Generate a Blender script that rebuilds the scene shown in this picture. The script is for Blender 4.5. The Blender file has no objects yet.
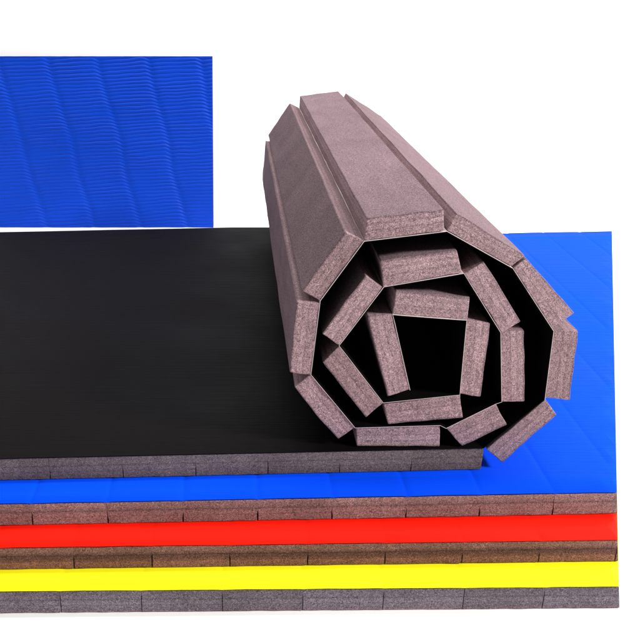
import bpy, bmesh, math, random
from mathutils import Vector, Matrix, noise
random.seed(7)
sc = bpy.context.scene
col = sc.collection

# ------------------------------------------------------------------ camera and measuring
W = 640.0
F = 900.0                       # focal length in photo pixels
PX, PY = 233.0, 320.0           # principal point
HV = -28.0                      # level of the horizon
H = 0.76                        # lens height above the floor
T = 0.036                       # mat thickness
pitch = math.atan((PY - HV) / F)
cp, sp = math.cos(pitch), math.sin(pitch)

def ray(u, v):
    x, y = (u - PX) / F, (PY - v) / F
    return Vector((x, cp + y * sp, y * cp - sp))
def at_z(u, v, z):              # point of a horizontal plane
    d = ray(u, v); t = (z - H) / d.z
    return Vector((d.x * t, d.y * t, z))
def at_y(u, v, y):              # point of a vertical plane across the depth
    d = ray(u, v); t = y / d.y
    return Vector((d.x * t, y, H + d.z * t))

cam = bpy.data.cameras.new('camera')
co = bpy.data.objects.new('camera', cam); col.objects.link(co)
cam.sensor_width = 36.0
cam.lens = 36.0 * F / W
cam.shift_x = (W / 2 - PX) / W
cam.clip_end = 100
co.location = (0, 0, H)
co.rotation_euler = (math.pi / 2 - pitch, 0, 0)
sc.camera = co

# ------------------------------------------------------------------ materials
def new_mat(name):
    m = bpy.data.materials.new(name); m.use_nodes = True
    nt = m.node_tree
    return m, nt, nt.nodes['Principled BSDF']
def N(nt, typ, **kw):
    n = nt.nodes.new(typ)
    for k, v in kw.items(): setattr(n, k, v)
    return n
def ramp(nt, fac, stops, interp='LINEAR'):
    r = N(nt, 'ShaderNodeValToRGB'); r.color_ramp.interpolation = interp
    e = r.color_ramp.elements
    while len(e) > 1: e.remove(e[-1])
    e[0].position = stops[0][0]; e[0].color = (*stops[0][1], 1)
    for p_, c in stops[1:]:
        q = e.new(p_); q.color = (*c, 1)
    nt.links.new(fac, r.inputs['Fac'])
    return r
def g(v): return (v, v, v)
def mix(nt, mode, a, b, fac=1.0):
    n = N(nt, 'ShaderNodeMix', data_type='RGBA', blend_type=mode)
    n.inputs['Factor'].default_value = fac
    for s, x in ((n.inputs[6], a), (n.inputs[7], b)):
        if isinstance(x, tuple): s.default_value = (*x, 1)
        else: nt.links.new(x, s)
    return n.outputs[2]

def foam_mat(name, layers, grain=1.0):
    """closed-cell recycled foam: coarse grain, laminated layers across the thickness
    layers: (position from 0 outside to 1 at the vinyl, colour)"""
    m, nt, b = new_mat(name)
    L = nt.links.new
    uv = N(nt, 'ShaderNodeUVMap', uv_map='UVMap')
    geo = N(nt, 'ShaderNodeTexCoord')
    sep = N(nt, 'ShaderNodeSeparateXYZ'); L(uv.outputs[0], sep.inputs[0])
    # thickness coordinate, a little wavy
    nw = N(nt, 'ShaderNodeTexNoise'); nw.inputs['Scale'].default_value = 26; L(geo.outputs['Object'], nw.inputs['Vector'])
    wob = N(nt, 'ShaderNodeMath', operation='MULTIPLY_ADD'); L(nw.outputs['Fac'], wob.inputs[0]); wob.inputs[1].default_value = 0.09
    L(sep.outputs['Y'], wob.inputs[2])
    sub = N(nt, 'ShaderNodeMath', operation='SUBTRACT'); L(wob.outputs[0], sub.inputs[0]); sub.inputs[1].default_value = 0.045
    base = ramp(nt, sub.outputs[0], layers)
    # lamination lines
    ln = ramp(nt, sub.outputs[0], [(0, g(1)), (.28, g(1)), (.33, g(.82)), (.38, g(1)), (.55, g(1)), (.60, g(.68)), (.65, g(1)), (1, g(1))])
    c = mix(nt, 'MULTIPLY', base.outputs[0], ln.outputs[0])
    # grain
    n1 = N(nt, 'ShaderNodeTexNoise'); n1.inputs['Scale'].default_value = 850; n1.inputs['Detail'].default_value = 3; n1.inputs['Roughness'].default_value = .7
    L(geo.outputs['Object'], n1.inputs['Vector'])
    r1 = ramp(nt, n1.outputs['Fac'], [(.36, g(1 - .65 * grain)), (.5, g(1)), (.62, g(1 + .6 * grain))])
    c = mix(nt, 'MULTIPLY', c, r1.outputs[0])
    n4 = N(nt, 'ShaderNodeTexNoise'); n4.inputs['Scale'].default_value = 330; n4.inputs['Detail'].default_value = 2; L(geo.outputs['Object'], n4.inputs['Vector'])
    r4 = ramp(nt, n4.outputs['Fac'], [(.34, g(.8)), (.5, g(1)), (.66, g(1.2))])
    c = mix(nt, 'MULTIPLY', c, r4.outputs[0])
    # streaks along the lamination
    mp = N(nt, 'ShaderNodeMapping'); mp.inputs['Scale'].default_value = (17, 17, 1); L(uv.outputs[0], mp.inputs['Vector'])
    n2 = N(nt, 'ShaderNodeTexNoise'); n2.inputs['Scale'].default_value = 1.0; n2.inputs['Detail'].default_value = 4; n2.inputs['Roughness'].default_value = .65
    n2.noise_dimensions = '3D'
    oi = N(nt, 'ShaderNodeObjectInfo'); cmb = N(nt, 'ShaderNodeCombineXYZ')
    rm = N(nt, 'ShaderNodeMath', operation='MULTIPLY'); L(oi.outputs['Random'], rm.inputs[0]); rm.inputs[1].default_value = 40
    L(rm.outputs[0], cmb.inputs['Z']); L(cmb.outputs[0], mp.inputs['Location'])
    L(mp.outputs[0], n2.inputs['Vector'])
    r2 = ramp(nt, n2.outputs['Fac'], [(.32, g(.78)), (.5, g(1)), (.68, g(1.18))])
    gn = N(nt, 'ShaderNodeNewGeometry'); sx = N(nt, 'ShaderNodeSeparateXYZ'); L(gn.outputs['True Normal'], sx.inputs[0])
    ab = N(nt, 'ShaderNodeMath', operation='ABSOLUTE'); L(sx.outputs['Y'], ab.inputs[0])
    mx = N(nt, 'ShaderNodeMix', data_type='RGBA', blend_type='MULTIPLY'); L(ab.outputs[0], mx.inputs['Factor']); L(c, mx.inputs[6]); L(r2.outputs[0], mx.inputs[7])
    c = mx.outputs[2]
    # large soft blotches
    n3 = N(nt, 'ShaderNodeTexNoise'); n3.inputs['Scale'].default_value = 9; n3.inputs['Detail'].default_value = 2; L(geo.outputs['Object'], n3.inputs['Vector'])
    r3 = ramp(nt, n3.outputs['Fac'], [(.3, g(.88)), (.7, g(1.1))])
    c = mix(nt, 'MULTIPLY', c, r3.outputs[0])
    pr = ramp(nt, oi.outputs['Random'], [(0, (.88, .87, .86)), (.5, (1, 1, 1)), (1, (1.1, 1.1, 1.12))])
    c = mix(nt, 'MULTIPLY', c, pr.outputs[0])
    L(c, b.inputs['Base Color'])
    b.inputs['Roughness'].default_value = .95
    b.inputs['Specular IOR Level'].default_value = .12
    bp = N(nt, 'ShaderNodeBump'); bp.inputs['Strength'].default_value = .3; bp.inputs['Distance'].default_value = .001
    L(n1.outputs['Fac'], bp.inputs['Height']); L(bp.outputs[0], b.inputs['Normal'])
    return m

def vinyl_mat(name, colour, rough=.45, spec=.35, line=.4, var=.06):
    m, nt, b = new_mat(name); L = nt.links.new
    tc = N(nt, 'ShaderNodeTexCoord')
    n = N(nt, 'ShaderNodeTexNoise'); n.inputs['Scale'].default_value = 6; n.inputs['Detail'].default_value = 4; L(tc.outputs['Object'], n.inputs['Vector'])
    r = ramp(nt, n.outputs['Fac'], [(.3, g(1 - var)), (.7, g(1 + var))])
    L(mix(nt, 'MULTIPLY', colour, r.outputs[0]), b.inputs['Base Color'])
    # fine pressed lines running across
    mp = N(nt, 'ShaderNodeMapping'); mp.inputs['Scale'].default_value = (9, 190, 60); L(tc.outputs['Object'], mp.inputs['Vector'])
    s = N(nt, 'ShaderNodeTexNoise'); s.inputs['Scale'].default_value = 1; s.inputs['Detail'].default_value = 3; L(mp.outputs[0], s.inputs['Vector'])
    bp = N(nt, 'ShaderNodeBump'); bp.inputs['Strength'].default_value = line; bp.inputs['Distance'].default_value = .0012
    L(s.outputs['Fac'], bp.inputs['Height']); L(bp.outputs[0], b.inputs['Normal'])
    rr = ramp(nt, n.outputs['Fac'], [(.3, g(rough - .07)), (.7, g(rough + .08))])
    L(rr.outputs[0], b.inputs['Roughness'])
    b.inputs['Specular IOR Level'].default_value = spec
    return m

M = {}
M['roll_foam'] = foam_mat('mauve_foam', [(0, (.170, .114, .126)), (.05, (.176, .118, .130)), (.12, (.30, .203, .213)), (.3, (.265, .178, .188)), (.36, (.32, .216, .227)), (.62, (.29, .195, .206)), (.7, (.265, .177, .188)), (1, (.28, .188, .199))])  # outermost stops darkened: dimmer light on the outer faces put into the colour
M['flat_foam'] = foam_mat('grey_mauve_foam', [(0, (.14, .097, .075)), (.3, (.16, .117, .095)), (.36, (.175, .127, .108)), (.7, (.16, .122, .105)), (1, (.14, .107, .097))], .9)
M['blue_foam'] = foam_mat('pink_brown_foam', [(0, (.23, .165, .155)), (.45, (.225, .15, .14)), (.62, (.175, .122, .116)), (1, (.25, .168, .158))])
M['red_foam'] = foam_mat('brown_foam', [(0, (.20, .092, .082)), (.26, (.205, .094, .082)), (.44, (.105, .050, .050)), (.62, (.10, .049, .050)), (.78, (.18, .090, .082)), (1, (.18, .098, .088))])
M['yellow_foam'] = foam_mat('grey_purple_foam', [(0, (.22, .14, .165)), (.12, (.15, .12, .14)), (.4, (.165, .135, .155)), (.7, (.135, .11, .128)), (1, (.12, .095, .112))])
M['black'] = vinyl_mat('black_vinyl', (.0042, .0034, .0034), .56, .027, .5, .3)
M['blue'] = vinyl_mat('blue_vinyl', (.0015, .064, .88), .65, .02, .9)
M['red'] = vinyl_mat('red_vinyl', (.93, .010, .003), .55, .06, .2)
M['yellow'] = vinyl_mat('yellow_vinyl', (.95, .90, .010), .55, .06, .2)
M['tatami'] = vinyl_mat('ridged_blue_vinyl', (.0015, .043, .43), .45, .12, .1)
m, nt, b = new_mat('painted_highlight')
b.inputs['Base Color'].default_value = (.72, .62, .62, 1); b.inputs['Roughness'].default_value = .6  # pale colour imitating bright highlights along the coil's inner edges
M['highlight'] = m
m, nt, b = new_mat('white_paper')
b.inputs['Base Color'].default_value = (.93, .93, .93, 1); b.inputs['Roughness'].default_value = .9
nn = N(nt, 'ShaderNodeTexNoise'); nn.inputs['Scale'].default_value = 3
rr = ramp(nt, nn.outputs['Fac'], [(.3, (.925, .92, .925)), (.7, (.945, .945, .945))]); nt.links.new(rr.outputs[0], b.inputs['Base Color'])
M['paper'] = m

# ------------------------------------------------------------------ builders
def link(name, bm, mat, parent=None, smooth=False):
    bmesh.ops.recalc_face_normals(bm, faces=bm.faces)
    me = bpy.data.meshes.new(name); bm.to_mesh(me); bm.free()
    me.materials.append(mat)
    if smooth:
        for p_ in me.polygons: p_.use_smooth = True
    o = bpy.data.objects.new(name, me); col.objects.link(o)
    if parent: o.parent = parent
    return o
def thing(name, label, cat, group=None, loc=(0, 0, 0)):
    o = bpy.data.objects.new(name, None); col.objects.link(o)
    o.location = loc; o['label'] = label; o['category'] = cat
    if group: o['group'] = group
    return o
def bevel(o, w, seg=2):
    md = o.modifiers.new('bevel', 'BEVEL'); md.width = w; md.segments = seg; md.limit_method = 'ANGLE'; md.angle_limit = math.radians(50)
    md.harden_normals = False

def cut(bm, plane):
    if not plane: return
    p0, n = plane
    geom = bm.verts[:] + bm.edges[:] + bm.faces[:]
    r = bmesh.ops.bisect_plane(bm, geom=geom, plane_co=p0, plane_no=n, clear_outer=True)
    es = [e for e in r['geom_cut'] if isinstance(e, bmesh.types.BMEdge) and len(e.link_faces) < 2]
    if es:
        try: bmesh.ops.contextual_create(bm, geom=es)
        except Exception: pass

def block(corner, yf, yb, ns, nt_, ny, wob=.0006, plane=None, kerf=0.0, seed=0.0, kdeep=.5):
    """one foam plank: a profile in x/z (corners: vinyl side a, b, outer side b, a) run along the depth.
    s runs along the plank's width, t through its thickness (0 outer .. 1 vinyl)"""
    ia, ib, ob, oa = corner
    bm = bmesh.new(); uvl = bm.loops.layers.uv.new('UVMap')
    lw = (ib - ia).length
    info = {}
    def P(s, t, k):
        a = oa.lerp(ia, t); b_ = ob.lerp(ib, t)
        q = a.lerp(b_, s)
        if kerf:                                    # saw kerf: opens towards the outside, to about 60 % of the depth
            op = kerf if t < kdeep else 0.0
            op += .00003
            d = (b_ - a).normalized()
            q = q + d * op * (1 - 2 * s)
        f = k / ny
        e = 1.0 if (k in (0, ny)) else .5
        y0 = yf(q.x) if callable(yf) else yf
        y1 = yb(q.x) if callable(yb) else yb
        y = y0 + (y1 - y0) * f
        nv = noise.noise_vector(Vector((q.x * 45, y * 14 + seed, q.y * 45)))
        y += nv.y * wob * e * 1.2 * (1 if k == 0 else .3)
        out = (1 - t)
        x = q.x + nv.x * wob * (0 if kerf else 1)
        z = q.y + nv.z * wob * (out if kerf else 1) * (0 if (kerf and t == 0) else 1)
        return Vector((x, y, z))
    vs = {}
    def V(i, j, k):
        key = (i, j, k)
        if key not in vs:
            v = bm.verts.new(P(i / ns, j / nt_, k)); vs[key] = v; info[v] = (i / ns, j / nt_, k / ny)
        return vs[key]
    def quad(a, b_, c, d):
        f = bm.faces.new((a, b_, c, d))
    for k in (0, ny):
        for i in range(ns):
            for j in range(nt_):
                quad(V(i, j, k), V(i + 1, j, k), V(i + 1, j + 1, k), V(i, j + 1, k))
    for k in range(ny):
        for i in range(ns):
            for j in (0, nt_):
                quad(V(i, j, k), V(i + 1, j, k), V(i + 1, j, k + 1), V(i, j, k + 1))
        for j in range(nt_):
            for i in (0, ns):
                quad(V(i, j, k), V(i, j + 1, k), V(i, j + 1, k + 1), V(i, j, k + 1))
    for f in bm.faces:
        for l in f.loops:
            s, t, _ = info[l.vert]
            l[uvl].uv = (s * lw * 10, t)
    cut(bm, plane)
    return bm

def line_y(p, q):                 # depth of a straight mat edge as a function of x
    k = (q.y - p.y) / (q.x - p.x)
    return lambda x: p.y + k * (x - p.x)

def sheet(x0, x1, joints, yf, yb, ztop, thick, plane, groove=.0008, ny=30, seed=0):
    """vinyl top of a mat, dipping a little over every plank joint"""
    xs = set([x0, x1])
    for j in joints:
        for d in (-.010, -.005, -.002, 0, .002, .005, .010):
            if x0 < j + d < x1: xs.add(j + d)
        for d in (.03, .05, .07):
            if x0 < j + d < x1: xs.add(j + d)
    xs = sorted(xs)
    def dip(x):
        d = min(abs(x - j) for j in joints)
        return groove * math.exp(-(d / .0032) ** 2) + .00025 * math.exp(-(d / .016) ** 2)
    bm = bmesh.new(); top = []; bot = []
    for k in range(ny + 1):
        rt, rb = [], []
        for x in xs:
            y = yf(x) + (yb(x) - yf(x)) * k / ny
            if k == 0: y += noise.noise(Vector((x * 30, seed, 3))) * .0009
            if k == ny: y += noise.noise(Vector((x * 14, seed, 9))) * .003
            w = noise.noise(Vector((x * 5, y * 4, seed))) * .0005
            rt.append(bm.verts.new((x, y, ztop - dip(x) + w)))
            rb.append(bm.verts.new((x, y, ztop - dip(x) + w - thick)))
        top.append(rt); bot.append(rb)
    n = len(xs)
    for k in range(ny):
        for i in range(n - 1):
            bm.faces.new((top[k][i], top[k][i + 1], top[k + 1][i + 1], top[k + 1][i]))
            bm.faces.new((bot[k][i], bot[k + 1][i], bot[k + 1][i + 1], bot[k][i + 1]))
    for k in (0, ny):
        for i in range(n - 1):
            bm.faces.new((top[k][i], top[k][i + 1], bot[k][i + 1], bot[k][i]))
    for i in (0, n - 1):
        for k in range(ny):
            bm.faces.new((top[k][i], top[k + 1][i], bot[k + 1][i], bot[k][i]))
    cut(bm, plane)
    return bm

V2 = lambda x, z: Vector((x, z))
SK = .0012                        # vinyl thickness
XL = -1.0                         # the mats run on to the left past the frame
back_blue = (at_z(540, 232.5, 3 * T), at_z(612, 231, 3 * T))

def flat_mat(name, label, zb, f0, f1, cutu, ticks, pitch_, foam, vinyl, back_in, kw, kd, gr=.0003):
    """one flat mat of the stack: vinyl sheet on parallel foam planks"""
    zt = zb + T
    p, q = at_z(*f0, zt), at_z(*f1, zt)
    yf = line_y(p, q)
    yb0 = line_y(*back_blue); yb = lambda x: yb0(x) - back_in
    c0 = at_z(*cutu, zt); c1 = back_blue[1]
    nrm = (ray(612, 231)).cross(ray(619.6, 612)).normalized()      # the stack is trimmed at one slightly undercut plane
    if nrm.x < 0: nrm = -nrm
    plane = (c0 - nrm * (0 if zb > T * 1.5 else .0012), nrm)
    root = thing(name, label, 'foam mat', loc=(0, 0, 0))
    j0 = at_z(ticks, f0[1] + (f1[1] - f0[1]) * ticks / 640, zt).x
    joints = []
    x = j0
    while x > XL: x -= pitch_
    x += pitch_
    while x < c1.x - .01: joints.append(x); x += pitch_
    link('vinyl_top', sheet(XL, c1.x + .12, joints, yf, yb, zt, SK, plane, gr, seed=zb * 100), M[vinyl], root, True)
    edges = [XL] + joints + [c1.x + .12]
    zi = zt - SK - .0018
    for a, b_ in zip(edges, edges[1:]):
        if b_ - a < .02: continue
        bm = block((V2(a, zi), V2(b_, zi), V2(b_, zb + .0012), V2(a, zb + .0012)), lambda x: yf(x) + .0008, lambda x: yb(x) - .001, 12, 6, 8, .0007, plane, kw, a * 7, kd * random.uniform(.6, 1.2))
        if len(bm.faces) < 5: bm.free(); continue
        link('foam_plank', bm, M[foam], root)
    return root

flat_mat('foam_mat', 'yellow topped foam mat with grey edge lying on the white floor, lowest of the stack', 0.0,
         (75, 590), (620, 585.6), (620, 585.6), 141, .1022, 'yellow_foam', 'yellow', .012, .0005, 1.1)
flat_mat('foam_mat', 'red topped foam mat with brown edge lying between the yellow mat and the blue mat', T,
         (0, 547), (618, 539), (618.7, 539), 230, .1012, 'red_foam', 'red', .006, .0008, .6)
flat_mat('foam_mat', 'bright blue topped flat foam mat with pinkish edge under the rolled mat', 2 * T,
         (0, 503), (617, 491.5), (617, 491.5), 258, .1, 'blue_foam', 'blue', 0, .001, .45, .0008)

# ------------------------------------------------------------------ the black mat, half flat and half rolled up
Z3, Z4 = 3 * T, 4 * T
root = thing('rolled_mat', 'black foam mat half laid flat, half rolled into a coil of mauve planks', 'foam mat')
bf0, bf1 = at_z(0, 458, Z4), at_z(484, 447.5, Z4)
bb0, bb1 = at_z(0, 232, Z4), at_z(270, 226.5, Z4)
YR = bf1.y
yfb = line_y(bf0, bf1)
kb = (bb1.y - bb0.y) / (bb1.x - bb0.x)
ybb = lambda x: bb0.y + kb * (x - bb0.x) * (1 if x < .0 else .0) if x < 0 else bb0.y + kb * (0 - bb0.x)
YB = YR + 1.2
xe = bf1.x
edges = [xe]
while edges[-1] > XL + .03: edges.append(edges[-1] - .1)
edges = edges[::-1]; edges[0] = XL
zi = Z4 - SK - .001
for a, b_ in zip(edges, edges[1:]):
    bm = block((V2(a, zi), V2(b_, zi), V2(b_, Z3 + .0012), V2(a, Z3 + .0012)), lambda x: yfb(x) + .0008, lambda x: ybb(x) - .001, 12, 6, 8, .0006, None, .0006, a * 5, random.uniform(.2, .55))
    link('foam_plank', bm, M['flat_foam'], root)
# planks of the coil, from the flat end inwards: vinyl side start, end, outer side end, start
coil = [
 ((487, 449), (545, 400), (557, 415), (502, 463)),
 ((545, 398), (554, 331), (578.5, 331), (570, 400)),
 ((552, 328), (513, 268), (526, 258), (574.7, 313)),
 ((512, 267), (447, 231), (456.5, 212.5), (525.5, 256)),
 ((444.5, 230.5), (364, 241), (366.5, 218), (443, 209)),
 ((364, 241), (320, 300.6), (302, 291), (345, 232)),
 ((320, 303), (310.6, 374.7), (289.4, 372.5), (296.5, 302)),
 ((310.6, 375), (355, 428), (338, 440), (294, 387.5)),
 ((356, 427.5), (440, 425.5), (440, 447), (357, 449)),
 ((446, 428.5), (496, 404), (507, 425), (462, 446.5)),
 ((502, 402), (501, 332.5), (524.5, 331), (525, 402)),
 ((502, 332.5), (464, 273), (484, 261.6), (520.6, 321.6)),
 ((462, 272.5), (383.75, 286.6), (380.6, 260.6), (456.6, 249.7)),
 ((382.5, 287), (338.75, 345.6), (322, 334), (365, 275.6)),
 ((339, 346.5), (383, 403), (366, 417.5), (322, 362)),
 ((384, 404.5), (460, 395), (463, 418), (388, 423.75)),
 ((459.5, 394), (467, 320), (490.5, 323.75), (481, 397)),
 ((467.5, 320.6), (392.5, 314.4), (395.6, 291), (470, 297.5)),
 ((392, 314.4), (409.7, 390), (387.8, 396.6), (367.5, 317.5)),
]
path = [V2(XL, zi + .0005)]
for e in edges[1:]: path.append(V2(e, zi + .0005))
nflat = len(path)
for i, c in enumerate(coil):
    q = []
    for n_, (u, v) in enumerate(c):
        w = at_y(u, v, YR); z = w.z
        if i == 0: z = max(z, Z3 + .0015)
        elif n_ > 1: z = max(z, Z4 + .001)
        q.append(V2(w.x, z))
    jit = random.uniform(-.0012, .0012)
    bm = block(q, YR + jit, YB + random.uniform(-.006, .006), 12, 5, 26, .0012, None, 0, i * 3.7)
    o = link('foam_plank', bm, M['roll_foam'], root); bevel(o, .0013)
    for a in (q[0], q[1]):
        if (a - path[-1]).length > .005: path.append(a)
# vinyl: one continuous skin over the flat part and along the inner side of the coil
def skin(highlight=False):
    bm = bmesh.new()
    pts = []
    for i in range(len(path) - 1):                 # resample
        a, b_ = path[i], path[i + 1]
        n = max(1, int((b_ - a).length / .012))
        for k in range(n): pts.append((a.lerp(b_, k / n), i + k / n))
    pts.append((path[-1], len(path) - 1))
    off = []
    for i, (p_, w) in enumerate(pts):
        a = pts[max(0, i - 1)][0]; c = pts[min(len(pts) - 1, i + 1)][0]
        d = (c - a).normalized(); off.append(V2(-d.y, d.x))
    ny = 24; rows = []
    for i, (p_, w) in enumerate(pts):
        if highlight and w < nflat: continue
        lo, hi = (.0001, .0006) if highlight else (.0002, SK + .0002)
        if not highlight and w > nflat - 1: lo, hi = .00065, .00065 + SK
        q0 = p_ + off[i] * lo; q1 = p_ + off[i] * hi
        flat = w <= nflat - 1
        y0 = yfb(p_.x) if flat else YR - .0006
        y1 = ybb(p_.x) if flat else YB - .004
        row = []
        for k in range(ny + 1):
            y = y0 + (y1 - y0) * k / ny
            dz = noise.noise(Vector((p_.x * 4, y * 5, 2))) * .0006 if flat else 0
            row.append((bm.verts.new((q0.x, y, q0.y + dz)), bm.verts.new((q1.x, y, q1.y + dz))))
        rows.append(row)
    for i in range(len(rows) - 1):
        A, B = rows[i], rows[i + 1]
        for k in range(ny):
            for s in (0, 1):
                bm.faces.new((A[k][s], B[k][s], B[k + 1][s], A[k + 1][s]))
        for k in (0, ny):
            bm.faces.new((A[k][0], B[k][0], B[k][1], A[k][1]))
    for A in (rows[0], rows[-1]):
        for k in range(ny): bm.faces.new((A[k][0], A[k][1], A[k + 1][1], A[k + 1][0]))
    return bm
link('vinyl_skin', skin(), M['black'], root)
link('highlight_strip', skin(True), M['highlight'], root)  # added thin strip, paints the highlight lines at hinges and inner edges

# ------------------------------------------------------------------ ridged blue mat standing at the back
YP = at_z(100, 227.5, 0).y
LEAN = math.radians(4)
bl = at_y(-14, 227, YP); br = at_y(213.5, 227, YP)
def tile_h(v):                    # height along the leaning face that reaches picture row v
    d = ray(100, v)
    # point (y, z) = (YP + h sin, h cos)
    sl = d.z / d.y
    return (sl * YP + H) / (math.cos(LEAN) - sl * math.sin(LEAN))
TH = tile_h(56.5); TW = br.x - bl.x
root = thing('upright_mat', 'blue ridged foam mat standing upright behind the black mat', 'foam mat', loc=(bl.x, YP, .0005))
root.rotation_euler = (-LEAN, 0, 0)
bm = bmesh.new()
nx, nz = 340, 520
grid = []
PITCH = .0108; CW = .152
for j in range(nz + 1):
    r = []
    z = TH * j / nz
    for i in range(nx + 1):
        x = TW * i / nx
        wx = x + .24 * (z - TH) * .9 + .014 * noise.noise(Vector((x * 2, z * 4, 12))) + .006 * noise.noise(Vector((x * 3, z * 9, 1)))
        cidx = math.floor(wx / CW); fr = wx / CW - cidx
        # at the edge of every column the ridges dip and step
        edge = math.exp(-((fr - .5) / .075) ** 2)
        ph = z / PITCH + .35 * edge + .8 * (cidx + .5 + .5 * math.tanh((fr - .5) * 17) - wx / CW) + .45 * noise.noise(Vector((x * 6, z * 12, 4))) + .18 * noise.noise(Vector((x * 25, z * 40, 8))) + .1 * x
        amp = .0024 + .0012 * noise.noise(Vector((x * 9, z * 40, 7)))
        rid = abs(math.sin(math.pi * ph)) ** .7
        y = -amp * rid * (1 - .35 * edge) + .0016 * edge - .0008 * noise.noise(Vector((x * 4, z * 4, 5)))
        r.append(bm.verts.new((x, y, z)))
    grid.append(r)
for j in range(nz):
    for i in range(nx):
        bm.faces.new((grid[j][i], grid[j][i + 1], grid[j + 1][i + 1], grid[j + 1][i]))
# returned rim, 3 mm deep
def rim(lst):
    bk = [bm.verts.new((v.co.x, .004, v.co.z)) for v in lst]
    for a in range(len(lst) - 1): bm.faces.new((lst[a], lst[a + 1], bk[a + 1], bk[a]))
rim(grid[0]); rim(grid[-1]); rim([r[0] for r in grid]); rim([r[-1] for r in grid])
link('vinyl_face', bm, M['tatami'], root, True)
class _B: pass
for k in range(8):
    a, b_ = TW * k / 8, TW * (k + 1) / 8
    bm = block((V2(a, 0), V2(b_, 0), V2(b_, TH), V2(a, TH)), .0042, T, 6, 8, 3, .0004, None, 0, k)
    link('foam_plank', bm, M['roll_foam'], root)

# ------------------------------------------------------------------ white floor running up into the backdrop
YW = YP + TH * math.sin(LEAN) + T * math.cos(LEAN) + .02
bm = bmesh.new()
prof = [(-4.0, -.0), (YP + .0, .0), (YW - .03, 0.0)]
for k in range(1, 9):
    a = math.pi / 2 * k / 8
    prof.append((YW - .03 + .03 * math.sin(a), .03 - .03 * math.cos(a)))
prof += [(YW, .8), (YW, 2.6)]
prev = None
for y, z in prof:
    r = [bm.verts.new((x, y, z)) for x in (-5, -2, 0, 2, 5)]
    if prev:
        for i in range(4): bm.faces.new((prev[i], prev[i + 1], r[i + 1], r[i]))
    prev = r
o = link('backdrop', bm, M['paper'], None); o['kind'] = 'structure'
for p_ in o.data.polygons: p_.use_smooth = True

# ------------------------------------------------------------------ light: a big key lamp at the right front, a lamp for the backdrop, soft surround
def area(name, loc, aim, size, power, colour=(1, 1, 1)):
    l = bpy.data.lights.new(name, 'AREA'); l.shape = 'RECTANGLE'; l.size, l.size_y = size; l.energy = power; l.color = colour
    o = bpy.data.objects.new(name, l); col.objects.link(o); o.location = loc
    o.rotation_euler = (Vector(aim) - Vector(loc)).to_track_quat('-Z', 'Y').to_euler()
    return o
area('key_lamp', (4.3, -.8, 3.5), (.1, 1.3, .2), (1.0, 1.0), 450, (1, .985, .97))
area('backdrop_lamp', (.6, YW - 1.15, 3.3), (.6, YW - .15, .4), (5.0, .5), 118)
w = bpy.data.worlds.new('World'); sc.world = w; w.use_nodes = True
bg = w.node_tree.nodes['Background']
bg.inputs['Color'].default_value = (1, 1, 1, 1); bg.inputs['Strength'].default_value = .17

sc.view_settings.view_transform = 'Standard'; sc.view_settings.look = 'None'
sc.view_settings.exposure = 0; sc.view_settings.gamma = 1; sc.view_settings.use_curve_mapping = False
sc.cycles.max_bounces = 6
sc.cycles.use_denoising = True
